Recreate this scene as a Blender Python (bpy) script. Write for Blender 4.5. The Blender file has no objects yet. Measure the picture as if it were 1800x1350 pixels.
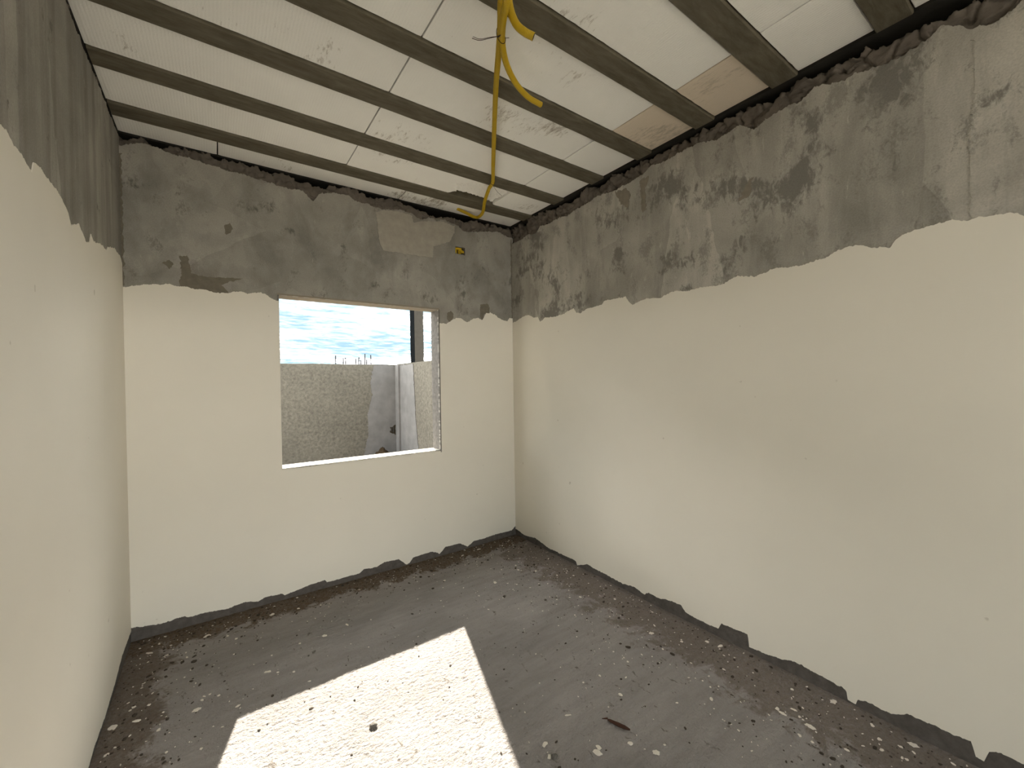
import bpy, bmesh, math, random
from mathutils import Vector, Matrix, noise
from mathutils.geometry import tessellate_polygon

random.seed(7)
scene = bpy.context.scene
C = scene.collection
# ------------------------------------------------------------------ camera
cam_data = bpy.data.cameras.new('camera')
cam_data.sensor_width = 36.0
cam_data.lens = 732.825 / 1800 * 36.0
cam_data.clip_start = 0.01
cam = bpy.data.objects.new('camera', cam_data)
C.objects.link(cam)
yaw, pit, rol = 0.6161, -0.0098, -0.0151
CAMP = Vector((0.4118, -3.0861, 1.4124))
fw = Vector((math.sin(yaw) * math.cos(pit), math.cos(yaw) * math.cos(pit), math.sin(pit)))
r0 = Vector((math.cos(yaw), -math.sin(yaw), 0)); u0 = r0.cross(fw)
rr = math.cos(rol) * r0 + math.sin(rol) * u0
uu = -math.sin(rol) * r0 + math.cos(rol) * u0
m = Matrix((rr, uu, -fw)).transposed().to_4x4(); m.translation = CAMP
cam.matrix_world = m
scene.camera = cam
# ------------------------------------------------------------------ light
SUN_STRENGTH = 13.0
SKY_STRENGTH = 1.0
sun_data = bpy.data.lights.new('sun', 'SUN')
sun_data.energy = SUN_STRENGTH
sun_data.color = (1.0, 0.94, 0.82)
sun_data.angle = 0.0093
sun = bpy.data.objects.new('sun', sun_data); C.objects.link(sun)
el = math.radians(40.0)
to_sun = Vector((0.287 * math.cos(el), 0.958 * math.cos(el), math.sin(el)))
sun.rotation_euler = to_sun.to_track_quat('Z', 'Y').to_euler()

world = bpy.data.worlds.new('sky'); scene.world = world; world.use_nodes = True
wn = world.node_tree; wn.nodes.clear()
def N(t, typ, **kw):
    n = t.nodes.new(typ)
    for k, v in kw.items(): setattr(n, k, v)
    return n
def math_node(t, op, a, b=None, clamp=False):
    n = N(t, 'ShaderNodeMath', operation=op); n.use_clamp = clamp
    for i, v in enumerate((a, b)):
        if v is None: continue
        if isinstance(v, (int, float)): n.inputs[i].default_value = v
        else: t.links.new(v, n.inputs[i])
    return n.outputs[0]
def ramp(t, fac, stops):
    n = N(t, 'ShaderNodeValToRGB'); cr = n.color_ramp
    while len(cr.elements) < len(stops): cr.elements.new(0.5)
    for e, (p, c) in zip(cr.elements, stops):
        e.position = p
        e.color = (c, c, c, 1) if isinstance(c, (int, float)) else (*c, 1)
    t.links.new(fac, n.inputs[0]); return n.outputs[0]
def mixc(t, fac, a, b, mode='MIX'):
    n = N(t, 'ShaderNodeMix', data_type='RGBA', blend_type=mode)
    for s, v in ((n.inputs[0], fac), (n.inputs[6], a), (n.inputs[7], b)):
        if isinstance(v, (int, float)): s.default_value = v
        elif isinstance(v, tuple): s.default_value = (*v, 1)
        else: t.links.new(v, s)
    return n.outputs[2]
def noise_node(t, vec, scale, detail=4, rough=0.55, dist=0.0):
    n = N(t, 'ShaderNodeTexNoise'); n.inputs['Scale'].default_value = scale
    n.inputs['Detail'].default_value = detail; n.inputs['Roughness'].default_value = rough
    n.inputs['Distortion'].default_value = dist
    t.links.new(vec, n.inputs['Vector']); return n.outputs[0]
def mapping(t, vec, scale=(1, 1, 1), loc=(0, 0, 0), rot=(0, 0, 0)):
    n = N(t, 'ShaderNodeMapping'); n.inputs['Scale'].default_value = scale
    n.inputs['Location'].default_value = loc; n.inputs['Rotation'].default_value = rot
    t.links.new(vec, n.inputs[0]); return n.outputs[0]

wtc = N(wn, 'ShaderNodeTexCoord')
sep = N(wn, 'ShaderNodeSeparateXYZ'); wn.links.new(wtc.outputs['Generated'], sep.inputs[0])
zz = math_node(wn, 'ADD', math_node(wn, 'ABSOLUTE', sep.outputs[2]), 0.12)
cmb = N(wn, 'ShaderNodeCombineXYZ')
wn.links.new(math_node(wn, 'DIVIDE', sep.outputs[0], zz), cmb.inputs[0])
wn.links.new(math_node(wn, 'DIVIDE', sep.outputs[1], zz), cmb.inputs[1])
cl_big = noise_node(wn, mapping(wn, cmb.outputs[0], (0.55, 0.8, 1), (16.1, 9.6, 0)), 1.0, 3, 0.5, 0.3)
cl_fine = noise_node(wn, mapping(wn, cmb.outputs[0], (1.6, 3.2, 1), (0.3, 2.2, 0)), 3.0, 6, 0.65, 0.4)
dens = math_node(wn, 'ADD', math_node(wn, 'MULTIPLY', cl_big, 0.52), math_node(wn, 'MULTIPLY', cl_fine, 0.48))
cover = ramp(wn, dens, [(0.41, 0.0), (0.465, 0.015), (0.51, 0.03), (0.55, 0.28), (0.60, 1.0)])
skyc = mixc(wn, cover, (0.31, 0.48, 0.60), (15.5, 15.2, 14.5))
bg = N(wn, 'ShaderNodeBackground'); wn.links.new(skyc, bg.inputs[0]); bg.inputs[1].default_value = SKY_STRENGTH
wo = N(wn, 'ShaderNodeOutputWorld'); wn.links.new(bg.outputs[0], wo.inputs[0])

vs = scene.view_settings
vs.view_transform = 'Standard'; vs.look = 'None'; vs.gamma = 1.0; vs.use_curve_mapping = False
vs.exposure = 0.76

# ------------------------------------------------------------------ room dimensions (metres)
W, H = 2.613, 2.80          # room width, underside of the foam blocks
YF = -5.60                  # unseen wall behind the viewer, set far back to even out daylight
T = 0.14                    # wall thickness
WX0, WX1, WZ0, WZ1 = 0.751, 1.880, 0.855, 1.988   # window opening
COAT = 0.025                # thickness of the cement render
# outlines measured along the walls: (distance along the wall, height)
BACK_PAINT = [(0.007,1.953),(0.038,1.962),(0.105,1.977),(0.151,1.985),(0.205,1.989),(0.234,1.982),(0.272,1.987),(0.315,1.975),(0.353,1.98),(0.405,1.965),(0.446,1.966),(0.48,1.971),(0.508,1.983),(0.549,1.985),(0.578,1.977),(0.614,1.988),(0.65,1.992),(0.687,1.979),(0.718,1.955),(0.744,1.947)]
BACK_PAINT2 = [(1.891,1.879),(1.949,1.874),(2.007,1.915),(2.041,1.932),(2.089,1.935),(2.119,1.912),(2.148,1.903),(2.21,1.944),(2.249,1.947),(2.294,1.931),(2.332,1.993),(2.377,2.001),(2.43,1.983),(2.496,1.95),(2.557,1.942),(2.58,1.971),(2.605,1.973)]
RIGHT_PAINT = [(-0.004,1.923),(-0.104,1.951),(-0.198,1.973),(-0.271,1.963),(-0.309,1.936),(-0.37,1.933),(-0.397,1.889),(-0.459,1.917),(-0.526,1.913),(-0.581,1.906),(-0.678,1.918),(-0.796,1.941),(-0.828,1.907),(-0.87,1.896),(-0.928,1.917),(-1.08,1.926),(-1.098,1.95),(-1.207,1.95),(-1.283,1.949),(-1.307,1.912),(-1.339,1.887),(-1.406,1.904),(-1.473,1.905),(-1.546,1.897),(-1.574,1.907),(-1.652,1.917),(-1.726,1.903),(-1.781,1.907),(-1.847,1.905),(-1.922,1.9),(-1.959,1.92),(-2.005,1.929),(-2.091,1.911),(-2.149,1.916),(-2.173,1.932),(-2.234,1.922),(-2.299,1.915),(-2.333,1.927),(-2.393,1.929),(-2.426,1.947),(-2.463,1.956),(-2.511,1.951),(-2.54,1.936),(-2.573,1.929),(-2.6,1.913),(-2.616,1.943),(-2.647,1.959),(-2.687,1.963),(-2.726,1.971),(-2.772,1.97),(-2.816,1.959),(-2.849,1.958),(-2.874,1.95),(-2.898,1.957),(-2.917,1.95),(-2.939,1.931)]
LEFT_PAINT = [(-1.564,2.039),(-1.529,2.037),(-1.493,2.024),(-1.453,2.026),(-1.418,2.021),(-1.368,2.009),(-1.354,2.04),(-1.3,2.052),(-1.239,2.047),(-1.163,2.046),(-1.09,2.034),(-1.022,2.016),(-0.989,1.982),(-0.909,2.01),(-0.88,2.019),(-0.782,1.979),(-0.717,1.997),(-0.696,2.036),(-0.647,2.016),(-0.534,2.043),(-0.411,2.045),(-0.364,2.071),(-0.218,2.105),(-0.056,2.105),(-0.004,2.081),(0.025,2.032)]
BACK_LOW = [(-0,0.05),(0.132,0.028),(0.236,0.037),(0.244,0.027),(0.27,0.022),(0.33,0.025),(0.441,0.011),(0.53,0.024),(0.602,0.004),(0.633,0.019),(0.736,0.012),(0.749,-0.003),(0.884,0.019),(0.993,0.027),(1.009,0.007),(1.223,0.007),(1.255,0.028),(1.351,0.019),(1.405,0.04),(1.515,0.033),(1.553,-0),(1.575,-0.025),(1.6,-0.018),(1.63,0.016),(1.781,0.024),(1.823,0.009),(1.852,-0.013),(1.907,0.031),(2.039,0.029),(2.113,-0.017),(2.172,0.017),(2.285,0.016),(2.384,0.024),(2.567,0.02),(2.612,0.053)]
RIGHT_LOW = [(-0.014,0.057),(-0.144,0.034),(-0.29,0.059),(-0.462,0.028),(-0.786,0.032),(-0.797,0.006),(-0.901,0.047),(-1.082,0.041),(-1.229,0.033),(-1.329,0.05),(-1.405,0.035),(-1.44,0.059),(-1.521,0.055),(-1.597,0.074),(-1.663,0.075),(-1.69,0.049),(-1.753,0.04),(-1.885,0.045),(-1.901,0.077),(-2.04,0.09),(-2.045,0.028),(-2.116,0.033),(-2.186,0.045),(-2.252,0.064),(-2.334,0.057),(-2.377,0.056),(-2.449,0.048),(-2.453,0.009),(-2.483,0.007),(-2.487,0.029),(-2.536,0.041),(-2.593,0.038),(-2.641,0.069),(-2.706,0.078),(-2.772,0.076),(-2.815,0.085),(-2.826,0.035),(-2.846,0.033),(-2.857,0.074),(-2.886,0.093),(-2.936,0.09)]
LEFT_LOW = [(-0.002,0.05),(-0.268,0.056),(-0.455,0.024),(-0.669,0.008),(-0.855,0.015),(-0.926,0.003)]
BACK_TOP = [(0.021,2.725),(0.052,2.749),(0.102,2.762),(0.154,2.759),(0.225,2.742),(0.255,2.736),(0.305,2.743),(0.356,2.734),(0.432,2.724),(0.501,2.714),(0.57,2.722),(0.634,2.709),(0.732,2.704),(0.816,2.692),(0.904,2.7),(0.935,2.667),(0.969,2.639),(1.002,2.701),(1.109,2.739),(1.201,2.741),(1.243,2.715),(1.289,2.711),(1.389,2.704),(1.444,2.7),(1.581,2.721),(1.672,2.713),(1.744,2.679),(1.807,2.709),(1.941,2.725),(2.08,2.697),(2.127,2.664),(2.25,2.682),(2.378,2.712),(2.484,2.721),(2.593,2.697)]
RIGHT_TOP = [(-0.023,2.644),(-0.178,2.646),(-0.234,2.658),(-0.341,2.633),(-0.409,2.676),(-0.475,2.667),(-0.634,2.668),(-0.738,2.659),(-0.864,2.67),(-1.044,2.689),(-1.195,2.673),(-1.336,2.678),(-1.425,2.688),(-1.501,2.715),(-1.58,2.705),(-1.703,2.71),(-1.816,2.705),(-1.902,2.673),(-1.954,2.69),(-2.021,2.695),(-2.095,2.638),(-2.181,2.669),(-2.293,2.669),(-2.351,2.698),(-2.454,2.665),(-2.501,2.673),(-2.549,2.664),(-2.596,2.646),(-2.663,2.655),(-2.706,2.663),(-2.751,2.695),(-2.802,2.651),(-2.826,2.629),(-2.891,2.616),(-2.92,2.626),(-2.94,2.638)]
# ------------------------------------------------------------------ helpers
def link(o, parent=None):
    C.objects.link(o)
    if parent is not None: o.parent = parent
    return o
def mesh_obj(name, verts, faces, mat, parent=None, smooth=False):
    me = bpy.data.meshes.new(name); me.from_pydata([tuple(v) for v in verts], [], faces)
    me.validate(); me.update()
    bm = bmesh.new(); bm.from_mesh(me); bmesh.ops.recalc_face_normals(bm, faces=bm.faces); bm.to_mesh(me); bm.free()
    if smooth:
        for p in me.polygons: p.use_smooth = True
    me.materials.append(mat)
    return link(bpy.data.objects.new(name, me), parent)
def tag(o, label=None, cat=None, group=None, kind=None):
    for k, v in (('label', label), ('category', cat), ('group', group), ('kind', kind)):
        if v: o[k] = v
    return o
class MB:
    def __init__(s): s.v, s.f = [], []
    def add(s, v, f):
        b = len(s.v); s.v += [tuple(x) for x in v]; s.f += [tuple(i + b for i in q) for q in f]
    def box(s, a, b):
        x0, y0, z0 = a; x1, y1, z1 = b
        s.add([(x0,y0,z0),(x1,y0,z0),(x1,y1,z0),(x0,y1,z0),(x0,y0,z1),(x1,y0,z1),(x1,y1,z1),(x0,y1,z1)],
              [(0,3,2,1),(4,5,6,7),(0,1,5,4),(1,2,6,5),(2,3,7,6),(3,0,4,7)])
    def tube(s, pts, rad, seg=10, cap=True):
        pts = [Vector(p) for p in pts]; n = len(pts)
        rads = rad if isinstance(rad, (list, tuple)) else [rad] * n
        t0 = (pts[1] - pts[0]).normalized(); ref = Vector((0, 0, 1)) if abs(t0.z) < .9 else Vector((1, 0, 0))
        u = t0.cross(ref).normalized(); vs_, fs = [], []
        for i, p in enumerate(pts):
            t = (pts[min(i+1, n-1)] - pts[max(i-1, 0)]).normalized()
            u = (u - t * u.dot(t)).normalized(); w = t.cross(u)
            for k in range(seg):
                a = 2 * math.pi * k / seg
                vs_.append(p + (u * math.cos(a) + w * math.sin(a)) * rads[i])
        for i in range(n - 1):
            for k in range(seg):
                k2 = (k + 1) % seg
                fs.append((i*seg+k, i*seg+k2, (i+1)*seg+k2, (i+1)*seg+k))
        if cap: fs.append(tuple(range(seg))[::-1]); fs.append(tuple((n-1)*seg+k for k in range(seg)))
        s.add(vs_, fs)
    def build(s, name, mat, parent=None, smooth=False): return mesh_obj(name, s.v, s.f, mat, parent, smooth)
def catmull(pts, step):
    pts = [Vector(p) for p in pts]
    P_ = [pts[0] * 2 - pts[1]] + pts + [pts[-1] * 2 - pts[-2]]; out = []
    for i in range(1, len(P_) - 2):
        a, b, c, d = P_[i-1:i+3]; k = max(2, int((c - b).length / step))
        for j in range(k):
            t = j / k
            out.append(0.5 * ((2*b) + (c-a)*t + (2*a-5*b+4*c-d)*t*t + (3*b-a-3*c+d)*t**3))
    out.append(pts[-1]); return out
def interp(tab):
    tab = sorted(tab)
    def f(s):
        if s <= tab[0][0]: return tab[0][1]
        if s >= tab[-1][0]: return tab[-1][1]
        lo, hi = 0, len(tab) - 1
        while hi - lo > 1:
            k = (lo + hi) // 2
            if tab[k][0] <= s: lo = k
            else: hi = k
        a, b = tab[lo], tab[hi]
        return a[1] if b[0] == a[0] else a[1] + (b[1] - a[1]) * (s - a[0]) / (b[0] - a[0])
    return f
def nz(x, y, z=0.0): return noise.noise(Vector((x, y, z)))
def jag(s, seed, amp=0.006):
    a = nz(s * 28, seed) * amp + nz(s * 90, seed + 5) * amp * .7 + nz(s * 210, seed + 9) * amp * .6
    return a + max(0.0, nz(s * 60, seed + 13) - .35) * amp * 2.0
# wall frames: (along, depth into the wall, height) -> world
F_BACK = lambda s, d, z: (s, d, z)
F_RIGHT = lambda s, d, z: (W + d, s, z)
F_LEFT = lambda s, d, z: (-d, s, z)
def coat(mb, frame, s0, s1, bot, top, d0, d1, step=0.004):
    """plaster or paint layer between two ragged edges; front at depth d0, back at d1"""
    n = max(1, int((s1 - s0) / step)); v, f = [], []
    for i in range(n + 1):
        s = s0 + (s1 - s0) * i / n; b, t = bot(s), top(s)
        t = max(t, b + 1e-4)
        v += [frame(s, d0, b), frame(s, d0, t), frame(s, d1, t), frame(s, d1, b)]
    for i in range(n):
        a, c = 4 * i, 4 * i + 4
        f += [(a, a+1, c+1, c), (a+1, a+2, c+2, c+1), (a+3, a, c, c+3)]
    f += [(0, 3, 2, 1), (4*n, 4*n+1, 4*n+2, 4*n+3)]
    mb.add(v, f)
def patch(mb, frame, poly, d0, d1, wob=0.004, seed=0.0):
    pts = []
    n = len(poly)
    for i in range(n):
        a, b = Vector(poly[i]), Vector(poly[(i+1) % n]); k = max(1, int((b - a).length / .008))
        for j in range(k):
            q = a + (b - a) * (j / k)
            pts.append((q.x + nz(q.x*70, q.y*70, seed) * wob, q.y + nz(q.x*70, q.y*70, seed + 7) * wob))
    tri = tessellate_polygon([[Vector((x, y, 0)) for x, y in pts]])
    k = len(pts)
    mb.add([frame(x, d0, z) for x, z in pts] + [frame(x, d1, z) for x, z in pts],
           [tuple(t) for t in tri] + [(i, (i+1) % k, (i+1) % k + k, i + k) for i in range(k)])
def mortar_band(name, parent, frame, s0, s1, zlow, gap, mat, seed, cover, step=0.0065):
    ns, nzz = int((s1 - s0) / step), int((H + 0.02 - zlow) / step); v, f = [], []
    for i in range(ns + 1):
        s = s0 + (s1 - s0) * i / ns
        g = H - gap(s) * .8 - nz(s * 9, seed) * .032 - nz(s * 31, seed + 3) * .024
        for j in range(nzz + 1):
            z = zlow + (H + .02 - zlow) * j / nzz
            q = Vector((s * 8, z * 9, seed))
            dist = noise.voronoi(q + Vector((nz(s*20, z*20, seed), nz(s*20, z*20, seed+4), 0)) * .35)[0]
            crev = max(0.0, 1 - (dist[1] - dist[0]) / .16)
            plate = noise.cell(Vector((s * 8 + nz(s*18, z*18, seed) * .9, z * 11 + nz(s*18, z*18, seed + 4) * .9, seed)))
            d = .010 + noise.fractal(Vector((s*13, z*13, seed+1)), .9, 2.1, 5) * .010 + max(0, crev - .35) * .030 + plate * .012
            e = min(1.0, max(0.0, (z - g + nz(s*45, z*45, seed) * .012) / .012)); e = e * e * (3 - 2 * e)
            if z < cover(s) + .004: d = max(d, .003)
            d = d * (1 - e) + .27 * e
            v.append(frame(s, min(.272, max(-.010, d)), z))
    m_ = nzz + 1
    for i in range(ns):
        for j in range(nzz): f.append((i*m_+j, i*m_+j+1, (i+1)*m_+j+1, (i+1)*m_+j))
    o = mesh_obj(name, v, f, mat, parent, smooth=True)
    return o

# ------------------------------------------------------------------ materials
def new_mat(name, rough=0.9, spec=0.2):
    mt = bpy.data.materials.new(name); mt.use_nodes = True; t = mt.node_tree
    b = t.nodes['Principled BSDF']; b.inputs['Roughness'].default_value = rough
    b.inputs['Specular IOR Level'].default_value = spec
    tc = N(t, 'ShaderNodeTexCoord')
    return mt, t, b, tc.outputs['Object']
def set_col(t, b, c):
    if isinstance(c, tuple): b.inputs['Base Color'].default_value = (*c, 1)
    else: t.links.new(c, b.inputs['Base Color'])
def bump(t, b, h, strength, dist=0.01):
    n = N(t, 'ShaderNodeBump'); n.inputs['Strength'].default_value = strength; n.inputs['Distance'].default_value = dist
    t.links.new(h, n.inputs['Height']); t.links.new(n.outputs[0], b.inputs['Normal'])
def plain(name, c, rough=.8, var=.25, scale=30, bmp=.3, spec=.2):
    mt, t, b, co = new_mat(name, rough, spec)
    n = noise_node(t, co, scale, 5)
    set_col(t, b, mixc(t, n, tuple(x * (1 - var) for x in c), tuple(min(1, x * (1 + var)) for x in c)))
    bump(t, b, noise_node(t, co, scale * 4, 4), bmp, .004)
    return mt
CREAM = (0.835, 0.79, 0.69)
def m_cream():
    mt, t, b, co = new_mat('cream_paint', .75, .15)
    n1 = noise_node(t, co, 2.2, 3); n2 = noise_node(t, co, 60, 3)
    c = mixc(t, n1, tuple(x * .96 for x in CREAM), tuple(x * 1.03 for x in CREAM))
    spots = ramp(t, noise_node(t, mapping(t, co, (1, 1, 1), (3.1, .7, 2)), 17, 2, .4), [(.765, 0.0), (.79, .35)])
    c = mixc(t, spots, c, (.36, .31, .22))
    set_col(t, b, c); bump(t, b, n2, .12, .002)
    return mt
def noise_c(t, vec, scale):
    n = N(t, 'ShaderNodeTexNoise'); n.inputs['Scale'].default_value = scale; n.inputs['Detail'].default_value = 2
    t.links.new(vec, n.inputs['Vector']); return n.outputs[1]
def m_render(name, stretch, dark=1.0, seed=0.0, smudge=.62, cells=(2.6, 2.6, 2.6), lohi=(.84, 1.14)):
    """trowelled cement render: cloudy greys, trowel bands, dark smudges"""
    mt, t, b, co = new_mat(name, .95, .1)
    base = (0.33, 0.312, 0.275)
    big = noise_node(t, mapping(t, co, (1, 1, 1), (seed, seed, 0)), 2.6, 5, .6, .4)
    c = mixc(t, ramp(t, big, [(.3, 0.0), (.7, 1.0)]), tuple(x * .74 for x in base), tuple(x * 1.16 for x in base))
    band = noise_node(t, mapping(t, co, stretch, (seed * 2, 1, seed)), 4.0, 4, .6, .25)
    c = mixc(t, .55, c, mixc(t, 1.0, c, ramp(t, band, [(.36, .72), (.5, 1.0), (.52, 1.12), (.7, 1.22)]), 'MULTIPLY'))
    # overlapping trowel strokes: patches of slightly different tone with crisp edges
    vor = N(t, 'ShaderNodeTexVoronoi'); vor.inputs['Scale'].default_value = 1.0; vor.inputs['Randomness'].default_value = 1.0
    wob = mixc(t, .12, mapping(t, co, cells, (seed, 1.7, .4)), noise_c(t, co, 9))
    t.links.new(wob, vor.inputs['Vector'])
    sepc = N(t, 'ShaderNodeSeparateColor'); t.links.new(vor.outputs['Color'], sepc.inputs[0])
    c = mixc(t, 1.0, c, ramp(t, sepc.outputs[0], [(0.0, lohi[0]), (1.0, lohi[1])]), 'MULTIPLY')
    # dark smudges where the trowel dragged
    sm_area = noise_node(t, mapping(t, co, (1, 1, 1), (seed + 4, 2, 8)), 4.5, 3, .5)
    sm_fine = noise_node(t, mapping(t, co, (1, 1, .55), (seed, 6, 1)), 38, 5, .7, .6)
    sm = math_node(t, 'ADD', math_node(t, 'MULTIPLY', sm_area, .62), math_node(t, 'MULTIPLY', sm_fine, .38))
    c = mixc(t, ramp(t, sm, [(smudge - .065, 0.0), (smudge, .85)]), c, tuple(x * .42 for x in base))
    sm2a = noise_node(t, mapping(t, co, (1, 1, .6), (seed + 1, 7, 3)), 10, 2, .5)
    sm2f = noise_node(t, mapping(t, co, (1, 1, .7), (seed + 5, 2, 4)), 85, 4, .75, .4)
    sm2 = math_node(t, 'ADD', math_node(t, 'MULTIPLY', sm2a, .6), math_node(t, 'MULTIPLY', sm2f, .4))
    c = mixc(t, ramp(t, sm2, [(smudge - .06, 0.0), (smudge + .01, .6)]), c, tuple(x * .5 for x in base))
    # pale lime scrapes
    sc = noise_node(t, mapping(t, co, (1.6, 1.6, .5), (2, seed, 5)), 15, 5, .7, .5)
    c = mixc(t, ramp(t, sc, [(.63, 0.0), (.72, .35)]), c, tuple(min(1, x * 1.7) for x in base))
    fine = noise_node(t, co, 160, 4, .6)
    c = mixc(t, .45, c, mixc(t, 1.0, c, ramp(t, fine, [(.25, .7), (.75, 1.25)]), 'MULTIPLY'))
    if dark != 1.0: c = mixc(t, 1.0, c, (dark, dark, dark), 'MULTIPLY')
    set_col(t, b, c)
    h = math_node(t, 'ADD', math_node(t, 'MULTIPLY', band, .8), math_node(t, 'MULTIPLY', fine, .25))
    bump(t, b, h, .45, .012)
    return mt
def m_foam(name, c0, dirt=(.30, .25, .18), amt=.66):
    mt, t, b, co = new_mat(name, .85, .1)
    n = noise_node(t, co, 3.5, 4)
    c = mixc(t, n, tuple(x * .93 for x in c0), tuple(min(1, x * 1.05) for x in c0))
    area = noise_node(t, mapping(t, co, (1, 1, 1), (7, 3, 1)), 2.2, 3)
    fine = noise_node(t, mapping(t, co, (3.2, 1, 1), (1, 9, 1), (0, 0, .5)), 18, 4, .75, .3)
    sm = math_node(t, 'ADD', math_node(t, 'MULTIPLY', area, .6), math_node(t, 'MULTIPLY', fine, .4))
    c = mixc(t, ramp(t, sm, [(amt - .05, 0.0), (amt + .04, .8)]), c, dirt)
    beads = N(t, 'ShaderNodeTexVoronoi'); beads.inputs['Scale'].default_value = 210; t.links.new(co, beads.inputs['Vector'])
    wv = N(t, 'ShaderNodeTexWave', wave_type='BANDS', bands_direction='X'); wv.inputs['Scale'].default_value = 26
    wv.inputs['Distortion'].default_value = 1.2; wv.inputs['Detail'].default_value = 2; t.links.new(co, wv.inputs['Vector'])
    h = math_node(t, 'ADD', math_node(t, 'MULTIPLY', beads.outputs['Distance'], .6), math_node(t, 'MULTIPLY', wv.outputs['Fac'], .35))
    set_col(t, b, c); bump(t, b, h, .30, .004)
    return mt
def m_floor():
    mt, t, b, co = new_mat('rough_cement_floor', .95, .12)
    base = (0.295, 0.272, 0.256)
    sp = N(t, 'ShaderNodeSeparateXYZ'); t.links.new(co, sp.inputs[0])
    big = noise_node(t, mapping(t, co, (1, 1.8, 1)), 2.0, 5, .6, .3)
    c = mixc(t, ramp(t, big, [(.3, 0.0), (.7, 1.0)]), tuple(x * .86 for x in base), tuple(x * 1.14 for x in base))
    trow = noise_node(t, mapping(t, co, (1, 6, 1), (0, 0, 0), (0, 0, .35)), 4, 5, .6, .4)
    c = mixc(t, .4, c, mixc(t, 1.0, c, ramp(t, trow, [(.3, .75), (.7, 1.25)]), 'MULTIPLY'))
    # brown soil swept against the walls
    wob = math_node(t, 'MULTIPLY', math_node(t, 'SUBTRACT', noise_node(t, co, 7, 5, .72, .5), .5), 1.7)
    def near(dist, width):
        q = math_node(t, 'SUBTRACT', 1.0, math_node(t, 'DIVIDE', dist, width))
        return ramp(t, math_node(t, 'ADD', q, wob), [(.30, 0.0), (.46, 1.0)])
    d_back = math_node(t, 'MULTIPLY', sp.outputs[1], -1.0)
    d_right = math_node(t, 'SUBTRACT', W, sp.outputs[0])
    soil = math_node(t, 'MAXIMUM', near(d_back, .30), math_node(t, 'MAXIMUM', math_node(t, 'MULTIPLY', near(d_right, .50), .62),
                     math_node(t, 'MULTIPLY', near(sp.outputs[0], .30), .8)))
    crumb = noise_node(t, co, 55, 5, .75)
    soilc = mixc(t, crumb, (.055, .037, .021), (.155, .110, .070))
    c = mixc(t, math_node(t, 'MULTIPLY', soil, ramp(t, crumb, [(.30, .55), (.6, 1.0)])), c, soilc)
    # isolated soil smears
    sm = noise_node(t, mapping(t, co, (1.6, .8, 1), (3, 5, 0), (0, 0, -.5)), 13, 4, .75, .3)
    c = mixc(t, ramp(t, sm, [(.62, 0.0), (.70, .75)]), c, (.075, .06, .045))
    # thin pale splashes
    spl = noise_node(t, mapping(t, co, (1, 1, 1), (8, 1, 0)), 21, 5, .7, .8)
    c = mixc(t, ramp(t, spl, [(.70, 0.0), (.76, .45)]), c, (.5, .46, .42))
    set_col(t, b, c)
    g1 = noise_node(t, co, 95, 3, .65, .5); g2 = noise_node(t, mapping(t, co, (1, 2.2, 1), (0, 0, 0), (0, 0, .4)), 32, 4, .6, .6)
    bump(t, b, math_node(t, 'ADD', math_node(t, 'MULTIPLY', g1, .55), math_node(t, 'MULTIPLY', g2, .7)), .9, .016)
    return mt
def m_roughcast():
    mt, t, b, co = new_mat('roughcast_render', .95, .1)
    a = noise_node(t, co, 26, 5, .7, .4); g = noise_node(t, co, 3, 3)
    c = mixc(t, ramp(t, a, [(.3, 0.0), (.7, 1.0)]), (.118, .106, .086), (.24, .22, .18))
    c = mixc(t, .35, c, mixc(t, 1.0, c, ramp(t, g, [(.3, .75), (.7, 1.2)]), 'MULTIPLY'))
    set_col(t, b, c); bump(t, b, a, .6, .02)
    return mt
def m_joist():
    mt, t, b, co = new_mat('joist_concrete', .9, .15)
    a = noise_node(t, mapping(t, co, (.7, 3, 1)), 9, 6, .7, .3)
    c = mixc(t, ramp(t, a, [(.3, 0.0), (.75, 1.0)]), (.092, .080, .056), (.19, .168, .125))
    s = noise_node(t, mapping(t, co, (1.2, 9, 1), (3, 3, 0)), 14, 4, .7)
    c = mixc(t, ramp(t, s, [(.68, 0.0), (.78, .5)]), c, (.26, .23, .18))
    set_col(t, b, c); bump(t, b, a, .3, .004)
    return mt

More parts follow.
